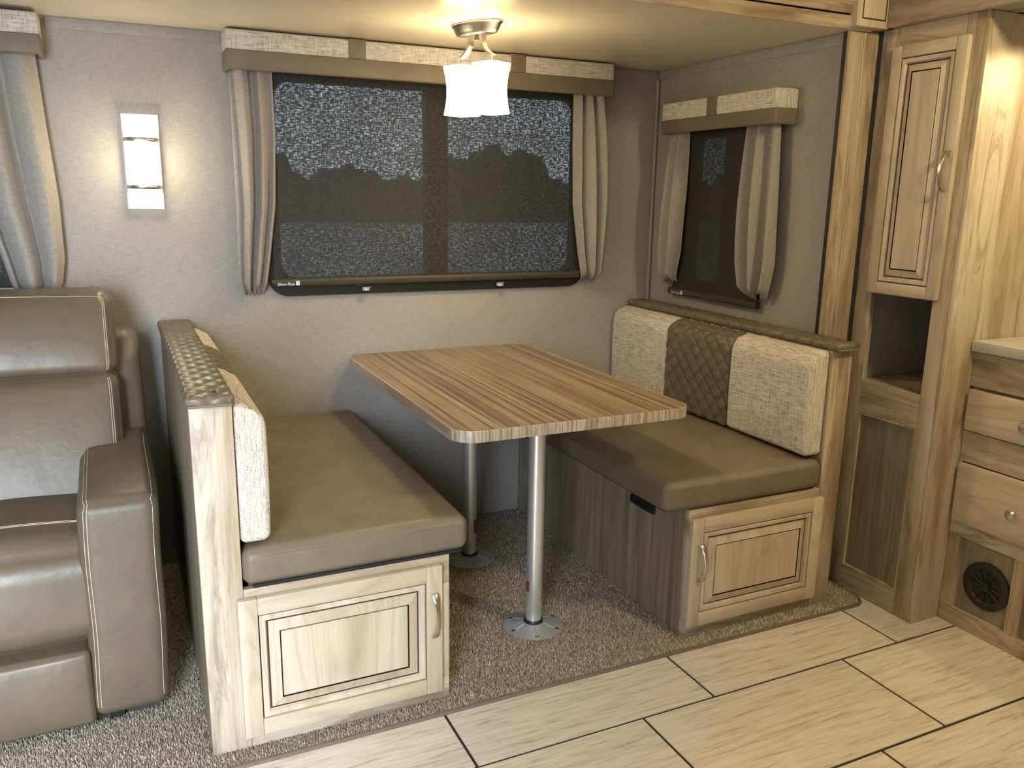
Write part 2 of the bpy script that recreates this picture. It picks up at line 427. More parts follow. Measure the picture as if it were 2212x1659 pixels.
# carpet -----------------------------------------------------------
CX1, CY0 = 1.984, -1.172
def carpet():
    loop = []
    rr = .055
    for k in range(9):
        a = math.radians(-90+90*k/8); loop.append((CX1-rr+rr*math.cos(a), CY0+rr+rr*math.sin(a)))
    loop = [(XL, 0), (XL, CY0)] + loop + [(CX1, YM), (XR, YM), (XR, 0)]
    mb = MB(); n = len(loop)
    mb.add([(x, y, z) for z in (-.0079, -.003) for x, y in loop], [tuple(range(n, 2*n))] + [(i, (i+1) % n, n+(i+1) % n, n+i) for i in range(n)])
    # tufts
    rng = np.random.default_rng(3)
    sp = .0043
    X, Y = np.meshgrid(np.arange(-1.65, CX1, sp), np.arange(CY0+.006, -.004, sp))
    X = X.ravel() + rng.uniform(-.002, .002, X.size); Y = Y.ravel() + rng.uniform(-.0022, .0022, Y.size)
    keep = ~((X > .004) & (X < .566) & (Y > -1.108)) & ~((X > 1.303) & (X < 1.855) & (Y > -1.108)) & ~((X < -.10) & (Y > -.86))
    keep &= ~((X > XR-.005) & (Y > YM)) & ~((X > CX1-rr) & (Y < CY0+rr) & ((X-CX1+rr)**2+(Y-CY0-rr)**2 > (rr-.004)**2))
    for lx, ly in ((.9368, -.3637), (.9324, -.8767)): keep &= (X-lx)**2+(Y-ly)**2 > .088**2
    X, Y = X[keep], Y[keep]; N = X.size
    H = rng.uniform(.005, .0125, N); ang = rng.uniform(0, 6.283, N); rad = rng.uniform(.0021, .0034, N)
    lx, ly = rng.normal(0, .0030, N), rng.normal(0, .0030, N)
    V = np.zeros((N, 4, 3))
    for k in range(3):
        V[:, k, 0] = X+rad*np.cos(ang+k*2.094); V[:, k, 1] = Y+rad*np.sin(ang+k*2.094); V[:, k, 2] = -.0045
    V[:, 3, 0] = X+lx; V[:, 3, 1] = Y+ly; V[:, 3, 2] = -.004+H
    base = np.arange(N)[:, None]*4
    Fc = np.stack([base+np.array([[0, 1, 3]]), base+np.array([[1, 2, 3]]), base+np.array([[2, 0, 3]])], 1).reshape(-1, 3)
    pal = np.array([(.45, .395, .33), (.33, .285, .235), (.60, .535, .455), (.40, .34, .28), (.23, .19, .155)])
    colr = pal[rng.choice(5, N, p=[.3, .22, .18, .2, .1])]*rng.uniform(.85, 1.15, (N, 1))
    o = mb.build('carpet', 'carpet_base', None, ('grey-brown frieze carpet covering the raised floor under the dinette and sofa', 'carpet', None, 'stuff'), loc=(0, 0, -.0079))
    me = bpy.data.meshes.new('pile'); b0 = np.array(WL[o.name])
    me.vertices.add(N*4); me.vertices.foreach_set('co', (V.reshape(-1, 3)-b0).ravel())
    me.loops.add(N*9); me.loops.foreach_set('vertex_index', Fc.ravel().astype(np.int32))
    me.polygons.add(N*3); me.polygons.foreach_set('loop_start', np.arange(0, N*9, 3, dtype=np.int32))
    me.update(calc_edges=True)
    ca = me.color_attributes.new('Col', 'FLOAT_COLOR', 'POINT')
    cc = np.ones((N, 4, 4)); cc[:, :, :3] = colr[:, None, :]; cc[:, 3, :3] *= 1.1  # tip colour lightened: a highlight painted onto each tuft
    ca.data.foreach_set('color', cc.astype(np.float32).ravel())
    me.polygons.foreach_set('use_smooth', np.ones(N*3, bool))
    p = bpy.data.objects.new('pile', me); COL.objects.link(p); p.parent = o; me.materials.append(M['carpet']); p['kind'] = 'stuff'
    # bound edge along the front
    path = [(XL+.01, CY0-.001, -.002)] + [(x, y-.001, -.002) for x, y in loop[2:11]] + [(CX1, YM-.02, -.002)]
    MB().tube(path, .0055, 8).build('binding', 'binding', o)
carpet()

# walls ------------------------------------------------------------
W1 = dict(x0=.385, x1=1.525, z0=.955, z1=1.615)      # big window opening
W0 = dict(x0=-1.40, x1=-.41, z0=.955, z1=1.615)      # window behind the sofa
mb = MB(); T = .06
zs = (.955, 1.615)
mb.box(XL-T, XR+T, 0, T, -.008, zs[0]); mb.box(XL-T, XR+T, 0, T, zs[1], HC+.05)
mb.box(XL-T, W0['x0'], 0, T, *zs); mb.box(W0['x1'], W1['x0'], 0, T, *zs); mb.box(W1['x1'], XR+T, 0, T, *zs)
struct(mb.build('wall_back', 'wall', smooth=0))
W2 = dict(y0=-.66, y1=-.235, z0=.935, z1=1.48)       # small window in the side wall
mb = MB()
mb.box(XR, XR+T, YM, 0, -.008, W2['z0']); mb.box(XR, XR+T, YM, 0, W2['z1'], HC+.05)
mb.box(XR, XR+T, YM, W2['y0'], W2['z0'], W2['z1']); mb.box(XR, XR+T, W2['y1'], 0, W2['z0'], W2['z1'])
struct(mb.build('wall_right', 'wall', smooth=0))
struct(bx('wall_slideout_left', XL-T, XL, YM, 0, -.008, HC+.05, 'wall'))
struct(bx('ceiling_slideout', XL-T, XR+T, YM-.03, T, HC, HC+.04, 'ceiling'))
struct(bx('ceiling_main', XL-T, XK+T, YF-T, YM, HM, HM+.04, 'ceiling'))
struct(bx('wall_main_left', XL-T, XL, YF-T, YM, -.008, HM, 'wall'))
struct(bx('wall_main_right', XK, XK+T, YF-T, YM+T, -.008, HM, 'wall'))
struct(bx('wall_main_back', 1.96, XK, YM, YM+T, -.008, HM, 'wall'))
D0, D1, DZ = DAY_X-.36, DAY_X+.36, 1.86              # entrance doorway behind the camera
mb = MB(); mb.box(XL, D0, YF-T, YF, -.008, HM); mb.box(D1, XK, YF-T, YF, -.008, HM); mb.box(D0, D1, YF-T, YF, DZ, HM)
struct(mb.build('wall_front', 'wall', smooth=0))
mb = MB(); mb.box(D0-.03, D0, YF, YF+.012, 0, DZ+.03); mb.box(D1, D1+.03, YF, YF+.012, 0, DZ+.03); mb.box(D0, D1, YF, YF+.012, DZ, DZ+.03)
struct(mb.build('door_1', 'white_metal'))
# crown strips and corner bead
def crown(name, x0, x1, y0, y1):
    mb = MB(); mb.box(x0, x1, y0, y1, HC-.034, HC-.002, .0015)
    struct(mb.build(name, 'wall'))
crown('trim_1', -.24, .236, -.004, -.0005); crown('trim_2', 1.62, XR-.0045, -.004, -.0005); crown('trim_3', XR-.004, XR-.0005, YM+.012, -.0045)
struct(MB().tube([(XR-.010, -.010, .0), (XR-.010, -.010, HC-.036)], .007, 8).build('trim_4', 'wall'))
struct(bx('trim_5', XR-.011, XR-.0005, YM-.002, YM+.010, .0, HC-.002, 'black'))          # black gasket at the opening
# fascia along the slide-out opening
struct(bx('trim_6', XL, 1.856, -.990, YM-.031, HC-.004, 1.7725, 'lam_x', ch=.002))
struct(bx('trim_7', XL, 1.856, -.994, YM-.031, 1.7765, HM, 'lam_x', ch=.002))
struct(bx('trim_8', XL, 1.852, -.986, YM-.031, 1.7725, 1.7765, 'glaze'))
struct(bx('wall_fascia_backing', XL, XR+.1, YM-.030, YM, HC+.04, HM, 'wall'))
# upright post with reeded face and corner block
p = MB(); xs = np.linspace(1.877, 1.993, 7)
p.box(1.877, 1.993, -.971, YM-.0015, 0, 1.742, .003)
post = struct(p.build('trim_9', 'lam_z'))
for x in (1.910, 1.921, 1.932): MB().box(x, x+.006, -.9722, -.9708, .02, 1.735, .0006).build('reed', 'lam_z', post)
blk = struct(bx('trim_10', 1.853, 1.985, -1.012, -.9725, 1.742, HM-.002, 'door_z', ch=.003))
MB().ring([(1.872, 1.762), (1.966, 1.762), (1.966, HM-.03), (1.872, HM-.03)], [(1.876, 1.766), (1.962, 1.766), (1.962, HM-.034), (1.876, HM-.034)], -1.0128, -1.010, lambda a, b, c_: (a, c_, b)).build('glaze_line', 'glaze', blk)
# soffit beam above the wardrobe and kitchen
struct(bx('trim_11', 1.972, 2.10, -2.4, -1.013, 1.745, HM-.002, 'lam_y', ch=.003))
struct(bx('trim_12', 2.1005, XK-.002, -2.4, -1.326, 1.747, HM-.002, 'lam_y'))

# ================================================================== windows, shades, valances, curtains
def toXZ(y):   # local (u, v, d): u = x, v = z, d outwards from the back wall
    return lambda u, v, d: (u, y-d, v)
def toYZ(x):   # on the side wall: u = -y
    return lambda u, v, d: (x-d, -u, v)
def window(name, to, u0, u1, v0, v1, panes, bars, out=.040):
    mb = MB()
    mb.ring(rrect(u0-out, u1+out, v0-out-.008, v1+out, .07, 8), rrect(u0+.008, u1-.008, v0+.012, v1-.008, .055, 8), .0005, .012, to)
    o = struct(mb.build(name, 'frame'))
    mb = MB(); mb.ring(rrect(u0, u1, v0, v1, .001, 8), rrect(u0+.010, u1-.010, v0+.014, v1-.010, .05, 8), -.035, 0, to)
    mb.build('frame_reveal', 'frame', o)
    for a, b_ in bars:
        m2 = MB(); m2.add([to(u, v, d) for u in (a, b_) for v in (v0+.001, v1-.001) for d in (-.034, .010)], [(0, 1, 3, 2), (4, 6, 7, 5), (0, 4, 5, 1), (2, 3, 7, 6), (0, 2, 6, 4), (1, 5, 7, 3)])
        m2.build('mullion', 'frame', o, smooth=0)
    for a, b_ in panes:
        m2 = MB(); m2.add([to(u, v, -.02) for u, v in ((a, v0+.002), (b_, v0+.002), (b_, v1-.002), (a, v1-.002))], [(0, 1, 2, 3)])
        m2.build('pane', 'glass', o, smooth=0)
    return o
win1 = window('window_1', toXZ(0), W1['x0'], W1['x1'], W1['z0'], W1['z1'], [(.386, .912), (.992, 1.524)], [(.912, .992)])
for x in (.678, 1.196):
    l = MB().box(x-.032, x+.032, -.019, -.0125, .934, .941, .001).build('latch', 'black', win1)
    MB().lathe([(.0, 0), (.014, 0), (.014, .010), (.011, .012), (0, .012)], (x, -.026, .920), 14, False).build('knob', 'cast', l)
    MB().tube([(x+.018, -.0125, .930), (x+.018, -.020, .930)], .003, 8).build('screw', 'nickel', l)
win0 = window('window_2', toXZ(0), W0['x0'], W0['x1'], W0['z0'], W0['z1'], [(-1.399, -.95), (-.87, -.411)], [(-.95, -.87)])
win2 = window('window_3', toYZ(XR), -W2['y1'], -W2['y0'], W2['z0'], W2['z1'], [(.236, .445)], [(.445, .640)], out=.03)

def text_mesh(name, body, to, u, v, d, size, mat, parent):
    cu = bpy.data.curves.new(name, 'FONT'); cu.body = body; cu.size = size; cu.shear = .3; cu.offset = size*.012
    to_ = bpy.data.objects.new(name+'_tmp', cu); COL.objects.link(to_)
    dg = bpy.context.evaluated_depsgraph_get(); me = bpy.data.meshes.new_from_object(to_.evaluated_get(dg))
    bpy.data.objects.remove(to_)
    b0 = WL[parent.name]
    for vv in me.vertices: vv.co = Vector(to(u+vv.co.x, v+vv.co.y, d))-Vector(b0)
    o = bpy.data.objects.new(name, me); COL.objects.link(o); o.parent = parent; WL[o.name] = b0
    me.materials.clear(); me.materials.append(M[mat]); return o

def shade(to, u0, u1, v0, v1, d, mat, label, text=True, bar=(.004, .013)):
    t = thing('roller_shade', to((u0+u1)/2, v0-.012, d), label, 'window shade', 'roller shades')
    mb = MB(); n = 12
    P = []; F = []
    for i in range(n+1):
        for j in range(n+1): P.append(to(u0+(u1-u0)*i/n, v0+(v1-v0)*j/n, d+.0008*math.sin(i*.9)*math.sin(j*.7)))
    F = [(i*(n+1)+j, (i+1)*(n+1)+j, (i+1)*(n+1)+j+1, i*(n+1)+j+1) for i in range(n) for j in range(n)]
    mb.add(P, F).build('shade_cloth', mat, t)
    prof = [(-.004, -.012), (.005, -.012), (.008, -.006), (.009, .002), (.007, .010), (.003, .013), (-.004, .013)]
    b_ = MB().loft([[to(u, v0+z, d+x) for x, z in prof] for u in (u0-bar[1]+.006, u1+.005)]).build('hem_bar', 'bar', t, smooth=25)
    for u in (u0-bar[1]+.001, u1+.005):
        MB().loft([[to(uu, v0+z*1.08, d+x*1.1) for x, z in prof] for uu in (u, u+.005)]).build('end_cap', 'black', b_)
    if text:
        text_mesh('lettering', 'Slow-Rise', to, u0+.006, v0-.009, d+.0094, .0145, 'whiteprint', b_)
        mm = MB(); uu = u0+.068
        mm.add([to(a, b2, c_) for a in (uu, uu+.013) for b2 in (v0-.009, v0+.006) for c_ in (d+.0090, d+.0094)], [(0, 1, 3, 2), (4, 6, 7, 5), (0, 4, 5, 1), (2, 3, 7, 6), (0, 2, 6, 4), (1, 5, 7, 3)])
        mm.build('logo_badge', 'whiteprint', b_, smooth=0)
    MB().tube([to(u0-.004, v1+.012, d-.004), to(u1+.004, v1+.012, d-.004)], .016, 14).build('roller', 'bar', t)
    return t
shade(toXZ(0), .366, 1.548, .955, 1.655, .026, 'shade_x', 'wide dark woven roller shade over the big window above the table')
shade(toXZ(0), -1.42, -.388, .955, 1.655, .026, 'shade_x', 'dark woven roller shade behind the sofa, mostly cut off by the picture edge', False)
shade(toYZ(XR), .192, .680, .898, 1.50, .022, 'shade_y', 'narrow dark roller shade over the small side window')

def valance(to, u0, u1, v0, v1, d, bands, label, split=.5, lin='cream_x'):
    """box valance: padded linen upper half, brown vinyl lower band, brown straps"""
    t = thing('valance', to((u0+u1)/2, v0, d/2), label, 'valance', 'padded window valances')
    vm = v0+(v1-v0)*split
    def shell(nm, a, b_, va, vb, dd, mat, r=.008, closed=True, th=.013):
        mb = MB()
        def part(u_0, u_1, d_0, d_1, w0, w1, rr, n=(1, 1, 1), fn=None):
            P = MB().rbox((0, 0, 0), ((u_1-u_0)/2, (d_1-d_0)/2, (w1-w0)/2), rr, n, 3, fn)
            mb.add([to((u_0+u_1)/2+p[0], (w0+w1)/2+p[2], (d_0+d_1)/2-p[1]) for p in P.v], P.f)
        part(a, b_, dd-th, dd, va, vb, min(r, th*.48), (12, 1, 2), puff(0, .002, 0))
        if closed:
            for u in (a, b_-th): part(u, u+th, .0008, dd-.004, va, vb, .005)
            if nm == 'linen_cover': part(a+.004, b_-.004, .0008, dd-.004, vb-.010, vb-.0006, .004)
        else: part(a, b_, .0008, dd-.002, vb-.006, vb, .002)
        return mb.build(nm, mat, t)
    shell('linen_cover', u0, u1, vm-.004, v1, d, lin, .011)
    shell('vinyl_band', u0-.002, u1+.002, v0, vm, d+.001, 'brown', .007)
    for a, b_ in bands: shell('strap', a, b_, vm-.003, v1+.002, d+.0036, 'brown', .003, False, .006)
    return t
valance(toXZ(0), .242, 1.612, 1.616, 1.732, .110, [(.616, .673), (1.189, 1.247)], 'wide linen valance with two brown straps over the big window', .52)
valance(toXZ(0), -1.55, -.252, 1.616, 1.727, .110, [(-1.18, -1.12), (-.70, -.64)], 'linen valance with brown band above the sofa, cut off by picture edge', .5)
valance(toYZ(XR), .160, .774, 1.487, 1.597, .090, [(.430, .487)], 'short linen valance with one brown strap over the small side window', .46, 'cream_y')

def curtain(to, zt, zb, edges, d0, amp, folds, seed, label, pull=0.0):
    """gathered cloth panel. edges: list of (t, uL, uR), t = 0 top .. 1 bottom"""
    rng = random.Random(seed); ns, ntt = 84, 60
    ph = [rng.uniform(0, 6.28) for _ in range(5)]
    E = np.array(edges); P = []
    wts = [rng.uniform(.7, 1.3) for _ in range(folds+2)]; cum = np.cumsum([0]+wts); cum /= cum[-1]
    for j in range(ntt+1):
        t = j/ntt
        uL = np.interp(t, E[:, 0], E[:, 1]); uR = np.interp(t, E[:, 0], E[:, 2])
        end = max(0, (t-.945)/.055)
        for i in range(ns+1):
            s_ = i/ns
            q = np.interp(s_, cum, np.arange(len(cum)))*.72+.22*math.sin(2.2*t+ph[0]+s_*3)*(1-.3*t)
            fold = .5+.5*math.sin(q*2*math.pi*.72+ph[1])
            fold = fold**.8
            second = .5+.5*math.sin(q*2*math.pi*1.55+ph[2]+t*1.3)
            edge = min(1, min(s_, 1-s_)*8)
            a = amp*(.75+.35*math.sin(min(1, t*1.1)*math.pi*.7))
            body = .016*math.sin(math.pi*min(t*1.03, 1))*math.sin(math.pi*s_)
            dd = d0 + a*(fold+.10*second)*(.3+.7*edge) + body
            dd = dd*(1-.62*end**1.6)+.006*end + end*.007*math.sin(q*13)
            u = uL+(uR-uL)*(s_ + .02*math.sin(q*4.5))
            uc = (uL+uR)/2; u = uc+(u-uc)*(1-.16*end**1.5)
            z = zt+(zb-zt)*t + (.010*math.sin(q*7+ph[4])*end if end else 0) + pull*t*s_
            P.append(to(u, z, max(dd, .012)))
    F = [(j*(ns+1)+i, j*(ns+1)+i+1, (j+1)*(ns+1)+i+1, (j+1)*(ns+1)+i) for j in range(ntt) for i in range(ns)]
    o = MB().add(P, F).build('curtain', 'curtain', None, (label, 'curtain', 'gathered window curtains'), smooth=75)
    md = o.modifiers.new('thickness', 'SOLIDIFY'); md.thickness = .0022; md.offset = 0
    return o
curtain(toXZ(0), 1.640, .926, [(0, .252, .384), (.3, .255, .388), (.6, .256, .378), (.85, .252, .352), (.95, .252, .340), (1, .258, .335)], .034, .046, 3, 11, 'gathered greige curtain framing the big window on its sofa side')
curtain(toXZ(0), 1.655, .934, [(0, 1.484, 1.608), (.3, 1.482, 1.625), (.6, 1.487, 1.632), (.85, 1.515, 1.622), (.95, 1.53, 1.615), (1, 1.54, 1.61)], .034, .044, 3, 23, 'gathered greige curtain framing the big window on its corner side')
curtain(toXZ(0), 1.640, .940, [(0, -.47, -.270), (.3, -.46, -.262), (.6, -.45, -.250), (.85, -.41, -.250), (.95, -.395, -.262), (1, -.39, -.27)], .034, .05, 3, 31, 'long greige curtain hanging behind the taupe sofa')
curtain(toYZ(XR), 1.505, .938, [(0, .150, .262), (.4, .142, .270), (.8, .118, .262), (.95, .122, .24), (1, .132, .23)], .028, .036, 3, 47, 'greige curtain of the small window, on the side by the wall corner')
curtain(toYZ(XR), 1.505, .930, [(0, .590, .745), (.4, .590, .762), (.8, .592, .770), (.95, .612, .752), (1, .630, .735)], .028, .044, 3, 59, 'greige curtain of the small window, on the side by the wood post')

# outside, seen through the shades
struct(bx('ground', -80, 150, .6, 61, -1.0, -.9, 'ground'))
hv = []; hn = 700
for k in range(hn+1):
    x = -80+220*k/hn; hz = 1.7+1.1*random.random()**2+.4*abs(math.sin(k*.14))+.25*math.sin(k*.5+1)+1.9*math.exp(-((x-27.5)/4.2)**4)+.9*math.exp(-((x-10)/2.5)**2)
    hv += [(x, 58, -1), (x, 58+.3*math.sin(k*1.1), hz), (x, 60.5, hz), (x, 60.5, -1)]
MB().add(hv, [(k*4+i, (k+1)*4+i, (k+1)*4+i+1, k*4+i+1) for k in range(hn) for i in range(3)]).build('hedge', 'hedge', None, ('dark hedge outside, dimly seen through the window shades', 'hedge'))

# ================================================================== doors and handles
def put(o_, mb, to): mb.v = [to(*p) for p in mb.v]; return mb
def handle(parent, to, u, v0, v1, d, name='handle', flip=1):
    n = 16; loops = []
    for k in range(n+1):
        t = k/n; v = v0+(v1-v0)*t
        h = .006+.020*math.sin(math.pi*t)**.8; e = abs(2*t-1)
        wd = .0052+.0040*e**3; th = .0030+.0012*e**2
        if k in (0, n): h = .004
        loops.append([(u+wd*a, v, d+h+th*b_) for a, b_ in ((-1, -1), (1, -1), (1, .3), (.6, 1), (-.6, 1), (-1, .3))])
    mb = MB().loft(loops)
    mb.box(u-.006, u+.006, v0-.001, v0+.011, d, d+.008, .0015); mb.box(u-.006, u+.006, v1-.011, v1+.001, d, d+.008, .0015)
    return put(None, mb, to).build(name, 'nickel', parent)

def panel_door(parent, to, u0, u1, v0, v1, au, fw=.041, bw=.016, bev=.026, t=.018, hnd=None, name='door'):
    V, U = 'door_z', 'door_'+au
    door = put(None, MB().box(u0+.004, u1-.004, v0+.004, v1-.004, .0005, t-.010), to).build(name, 'glaze', parent)
    for a, b_ in ((u0, u0+fw), (u1-fw, u1)):
        put(None, MB().box(a, b_, v0, v1, .0008, t, .0022), to).build('stile', V, door)
    for a, b_ in ((v0, v0+fw), (v1-fw, v1)):
        put(None, MB().box(u0+fw+.0002, u1-fw-.0002, a, b_, .0008, t-.0002, .0022), to).build('rail', U, door)
    g = .0030
    a0, a1, b0, b1 = u0+fw+g, u1-fw-g, v0+fw+g, v1-fw-g
    R = lambda i: [(a0+i, b0+i), (a1-i, b0+i), (a1-i, b1-i), (a0+i, b1-i)]
    m2 = MB(); lo = []
    for i, d in ((0, t-.011), (0, t-.003), (.003, t-.0012), (bw-.004, t-.0022), (bw, t-.011)): lo.append([(x, y, d) for x, y in R(i)])
    m2.loft(lo, cap=False); put(None, m2, to).build('molding', V, door, smooth=20)
    i0 = bw+.0032
    m2 = MB(); lo = [[(x, y, d) for x, y in R(i)] for i, d in ((i0, t-.0095), (i0+.002, t-.0085), (i0+bev-.003, t-.0008))]
    m2.loft(lo, cap=False); put(None, m2, to).build('panel_bevel', V, door, smooth=20)
    i1 = i0+bev+.0006
    m2 = MB(); m2.loft([[(x, y, d) for x, y in R(i)] for i, d in ((i1, t-.011), (i1, t-.0014), (i1+.0015, t-.0006))]); put(None, m2, to).build('panel_field', V, door, smooth=20)
    if hnd: handle(door, to, *hnd, t)
    return door

# ================================================================== dinette benches
def quilt_uv(axu, axv, cell, off=(0, 0)):
    pass
def diamond(u, v, sx, sz):
    a = (u/sx+v/sz); b_ = (u/sx-v/sz)
    return a, b_
def quilt_fn(get_uv, sx, sz, hgt, base=None):
    def fn(P, n, Q, h):
        if base is not None: P = base(P, n, Q, h)
        u, v = get_uv(Q, h); a, b_ = diamond(u, v, sx, sz)
        fa = np.abs((a % 1)-.5)*2; fb = np.abs((b_ % 1)-.5)*2        # 1 on the seams
        g = (1-fa**3.0)*(1-fb**3.0)
        return P + n*(hgt*(g-.6))[:, None]
    return fn

def cap(parent, x0, x1, y0, y1, z0, z1):
    gu = lambda Q, h: (Q[:, 1], Q[:, 0]+np.sign(Q[:, 0])*np.maximum(0, h[2]-Q[:, 2])*.5)
    mb = MB().rbox(((x0+x1)/2, (y0+y1)/2, (z0+z1)/2), ((x1-x0)/2, (y1-y0)/2, (z1-z0)/2), .0095, (16, 230, 1), 3, quilt_fn(gu, .064, .048, .0048, puff(0, 0, .004)))
    o = mb.build('top_cap', 'brown_cap', parent, smooth=80)
    o['label'] = 'quilted brown vinyl cap'
    MB().lathe([(0, 0), (.006, .0004), (.0085, -.001), (.0085, -.004)], ((x0+x1)/2+.008, y0+.045, z1+.0062), 14, False).build('button', 'brown', o)
    MB().tube([(x0+.004, y0+.0005, z0+.004), (x1-.004, y0+.0005, z0+.004)], .0032, 8).build('piping', 'brown', o)

def bench(side, label):
    """side +1: faces right (sofa side); -1: mirrored, faces left"""
    if side > 0: xo, xi, xf = 0.0, .573, .086       # outer face, front edge of base, inner face of back panel
    else: xo, xi, xf = 1.865, 1.297, 1.785
    t = thing('dinette_bench', ((xo+xi)/2, -.56, 0), label, 'bench', 'facing dinette benches')
    ZB, YF_, HP = .394, -1.115, .820
    lo, hi = min(xo, xf), max(xo, xf)
    bx('end_post', lo, hi, YF_, YF_+.018, 0, HP, 'lam_z', t, .0015)
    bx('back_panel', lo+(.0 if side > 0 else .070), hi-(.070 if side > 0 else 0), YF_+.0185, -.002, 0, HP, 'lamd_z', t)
    bx('back_inner_panel', (xf-.012) if side > 0 else xf, xf if side > 0 else xf+.012, YF_+.0185, -.002, ZB-.01, HP, 'lam_z', t)
    fl, fh = (xf+.0005, xi) if side > 0 else (xi, xf-.0005)
    bx('face_frame_rail', fl, fh, YF_, YF_+.018, ZB-.075, ZB, 'lam_x', t, .001)
    bx('face_frame_rail', fl, fh, YF_, YF_+.018, 0, .06, 'lam_x', t, .001)
    s0, s1 = (xi-.04, xi) if side > 0 else (xi, xi+.04)
    bx('face_frame_stile', s0, s1, YF_-.0005, YF_+.018, .0602, ZB-.0752, 'lam_z', t, .001)
    q0, q1 = (xi-.015, xi) if side > 0 else (xi, xi+.015)
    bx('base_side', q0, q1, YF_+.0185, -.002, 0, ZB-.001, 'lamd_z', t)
    bx('base_top', min(xf, xi)+.016, max(xf, xi)-.016, YF_+.019, -.003, ZB-.014, ZB-.002, 'lam_y', t)
    bx('base_inner', min(xf, xi)+.016, max(xf, xi)-.016, YF_+.019, YF_+.03, .061, ZB-.076, 'glaze', t)
    if side > 0:
        panel_door(t, toXZ(YF_), .071, .549, .034, .376, 'x', hnd=(.527, .190, .306))
        cap(t, -.006, .090, -1.137, -.003, HP+.0005, HP+.024)
    else:
        panel_door(t, toXZ(YF_), 1.300, 1.792, .037, .369, 'x', hnd=(1.333, .180, .294))
        cap(t, 1.781, 1.872, -1.137, -.003, HP+.0005, HP+.024)
        for y0, y1 in ((-.957, -.83), (-.10, -.03)):
            b_ = bx('latch', xi-.012, xi-.0005, y0, y1, .325, .352, 'black', t, .004)
            MB().box(xi-.016, xi-.0122, y0+.02, y1-.02, .328, .340, .0015).build('latch_lip', 'black', b_)
    return t
bench(1, 'dinette bench with its back to the taupe sofa, pale wood end post and door')
bench(-1, 'dinette bench against the side wall below the small window')

def seat_cushion(x0, x1, y0, y1, z0, z1, label, lip=.004):
    t = thing('seat_cushion', ((x0+x1)/2, (y0+y1)/2, z0), label, 'cushion', 'dinette seat cushions')
    c_ = ((x0+x1)/2, (y0+y1)/2, (z0+z1)/2+.002); h = ((x1-x0)/2, (y1-y0)/2, (z1-z0)/2-.002)
    pf = puff(.006, .006, .010)
    def fn(P, n, Q, hh):
        P = pf(P, n, Q, hh); P = P.copy()
        P[:, 2] += n[:, 2]*.0016*np.sin(P[:, 0]*21+P[:, 1]*5)*np.sin(P[:, 1]*13+1)
        return P
    MB().rbox(c_, h, .022, (24, 44, 4), 4, fn).build('cushion_cover', 'brown', t, smooth=80)
    ZZ = h[2]-.016
    pts = [(-h[0], -h[1]+.0, ZZ)]
    # piped seam round the front and the open side
    hh = np.array(h)
    loop = [(-1, -1), (1, -1), (1, 1), (-1, 1), (-1, -1)]
    pth = []
    for (a, b_), (a2, b2) in zip(loop[:-1], loop[1:]):
        for k in range(12): pth.append((h[0]*(a+(a2-a)*k/12), h[1]*(b_+(b2-b_)*k/12), ZZ))
    Pm = rmap(np.array(pth), hh, .022, fn)+np.array(c_)
    MB().tube([tuple(q) for q in Pm]+[tuple(Pm[0])], .0012, 6, False).build('seam', 'brown', t)
    MB().rbox((c_[0], c_[1], z0+.002), (h[0]-.020, h[1]-lip, .004), .003, (1, 1, 1), 2).build('underside_cloth', 'blackcloth', t)
    return t
seat_cushion(.0885, .622, -1.122, -.006, .397, .487, 'brown vinyl seat cushion on the bench beside the sofa')
seat_cushion(1.208, 1.783, -1.122, -.006, .394, .485, 'brown vinyl seat cushion on the bench below the small window', .03)

def back_cushion(side, label, segs):
    if side > 0: x0, x1 = .0875, .152
    else: x0, x1 = 1.714, 1.7835
    t = thing('back_cushion', ((x0+x1)/2, -.56, .49), label, 'cushion', 'dinette back cushions')
    z0, z1 = .4985, .817 if side > 0 else .820
    for (ya, yb, kind) in segs:
        c_ = ((x0+x1)/2, (ya+yb)/2, (z0+z1)/2); h = ((x1-x0)/2, (yb-ya)/2-.0008, (z1-z0)/2)
        sgn = side
        def shape(P, n, Q, hh, sgn=sgn):
            P = P.copy()
            # the top front edge rolls over generously, the back stays flat on the bench
            fr = np.clip((sgn*Q[:, 0]/hh[0]+1)/2, 0, 1)
            ez = np.clip((Q[:, 2]/hh[2]-.62)/.38, 0, 1)
            P[:, 2] -= .012*fr**2*ez**2
            P[:, 0] -= sgn*.024*ez**2.2*fr
            g = np.clip(1-(Q[:, 2]/hh[2])**2, 0, 1)
            P[:, 0] += sgn*.005*np.sqrt(g)*fr
            return P
        if kind == 'q':
            gu = lambda Q, hh, sgn=sgn: (Q[:, 1], Q[:, 2]-sgn*Q[:, 0])
            sx, sz = .062, .062
            uvf = lambda Q, hh: np.stack(list(a-.5 for a in diamond(*gu(Q, hh), sx, sz)), 1)
            mb = MB().rbox(c_, h, .012, (6, 104, 100), 3, quilt_fn(gu, sx, sz, .0050, shape), uvf)
            o = mb.build('quilted_panel', 'brown_quilt', t, smooth=80); o['label'] = 'diamond-quilted brown vinyl middle panel'
        else:
            end = ya < -1.0
            mb = MB().rbox(c_, h, .016 if end else .013, (6, 24, 28), 4, shape)
            o = mb.build('linen_panel', 'cream_y', t, smooth=80); o['label'] = 'slubbed cream linen panel'
    return t
back_cushion(1, 'cream and brown back cushion on the bench beside the sofa', [(-1.112, -.690, 'c'), (-.690, -.335, 'q'), (-.335, -.010, 'c')])
back_cushion(-1, 'cream and brown back cushion on the bench below the small window', [(-1.112, -.745, 'c'), (-.745, -.385, 'q'), (-.385, -.010, 'c')])

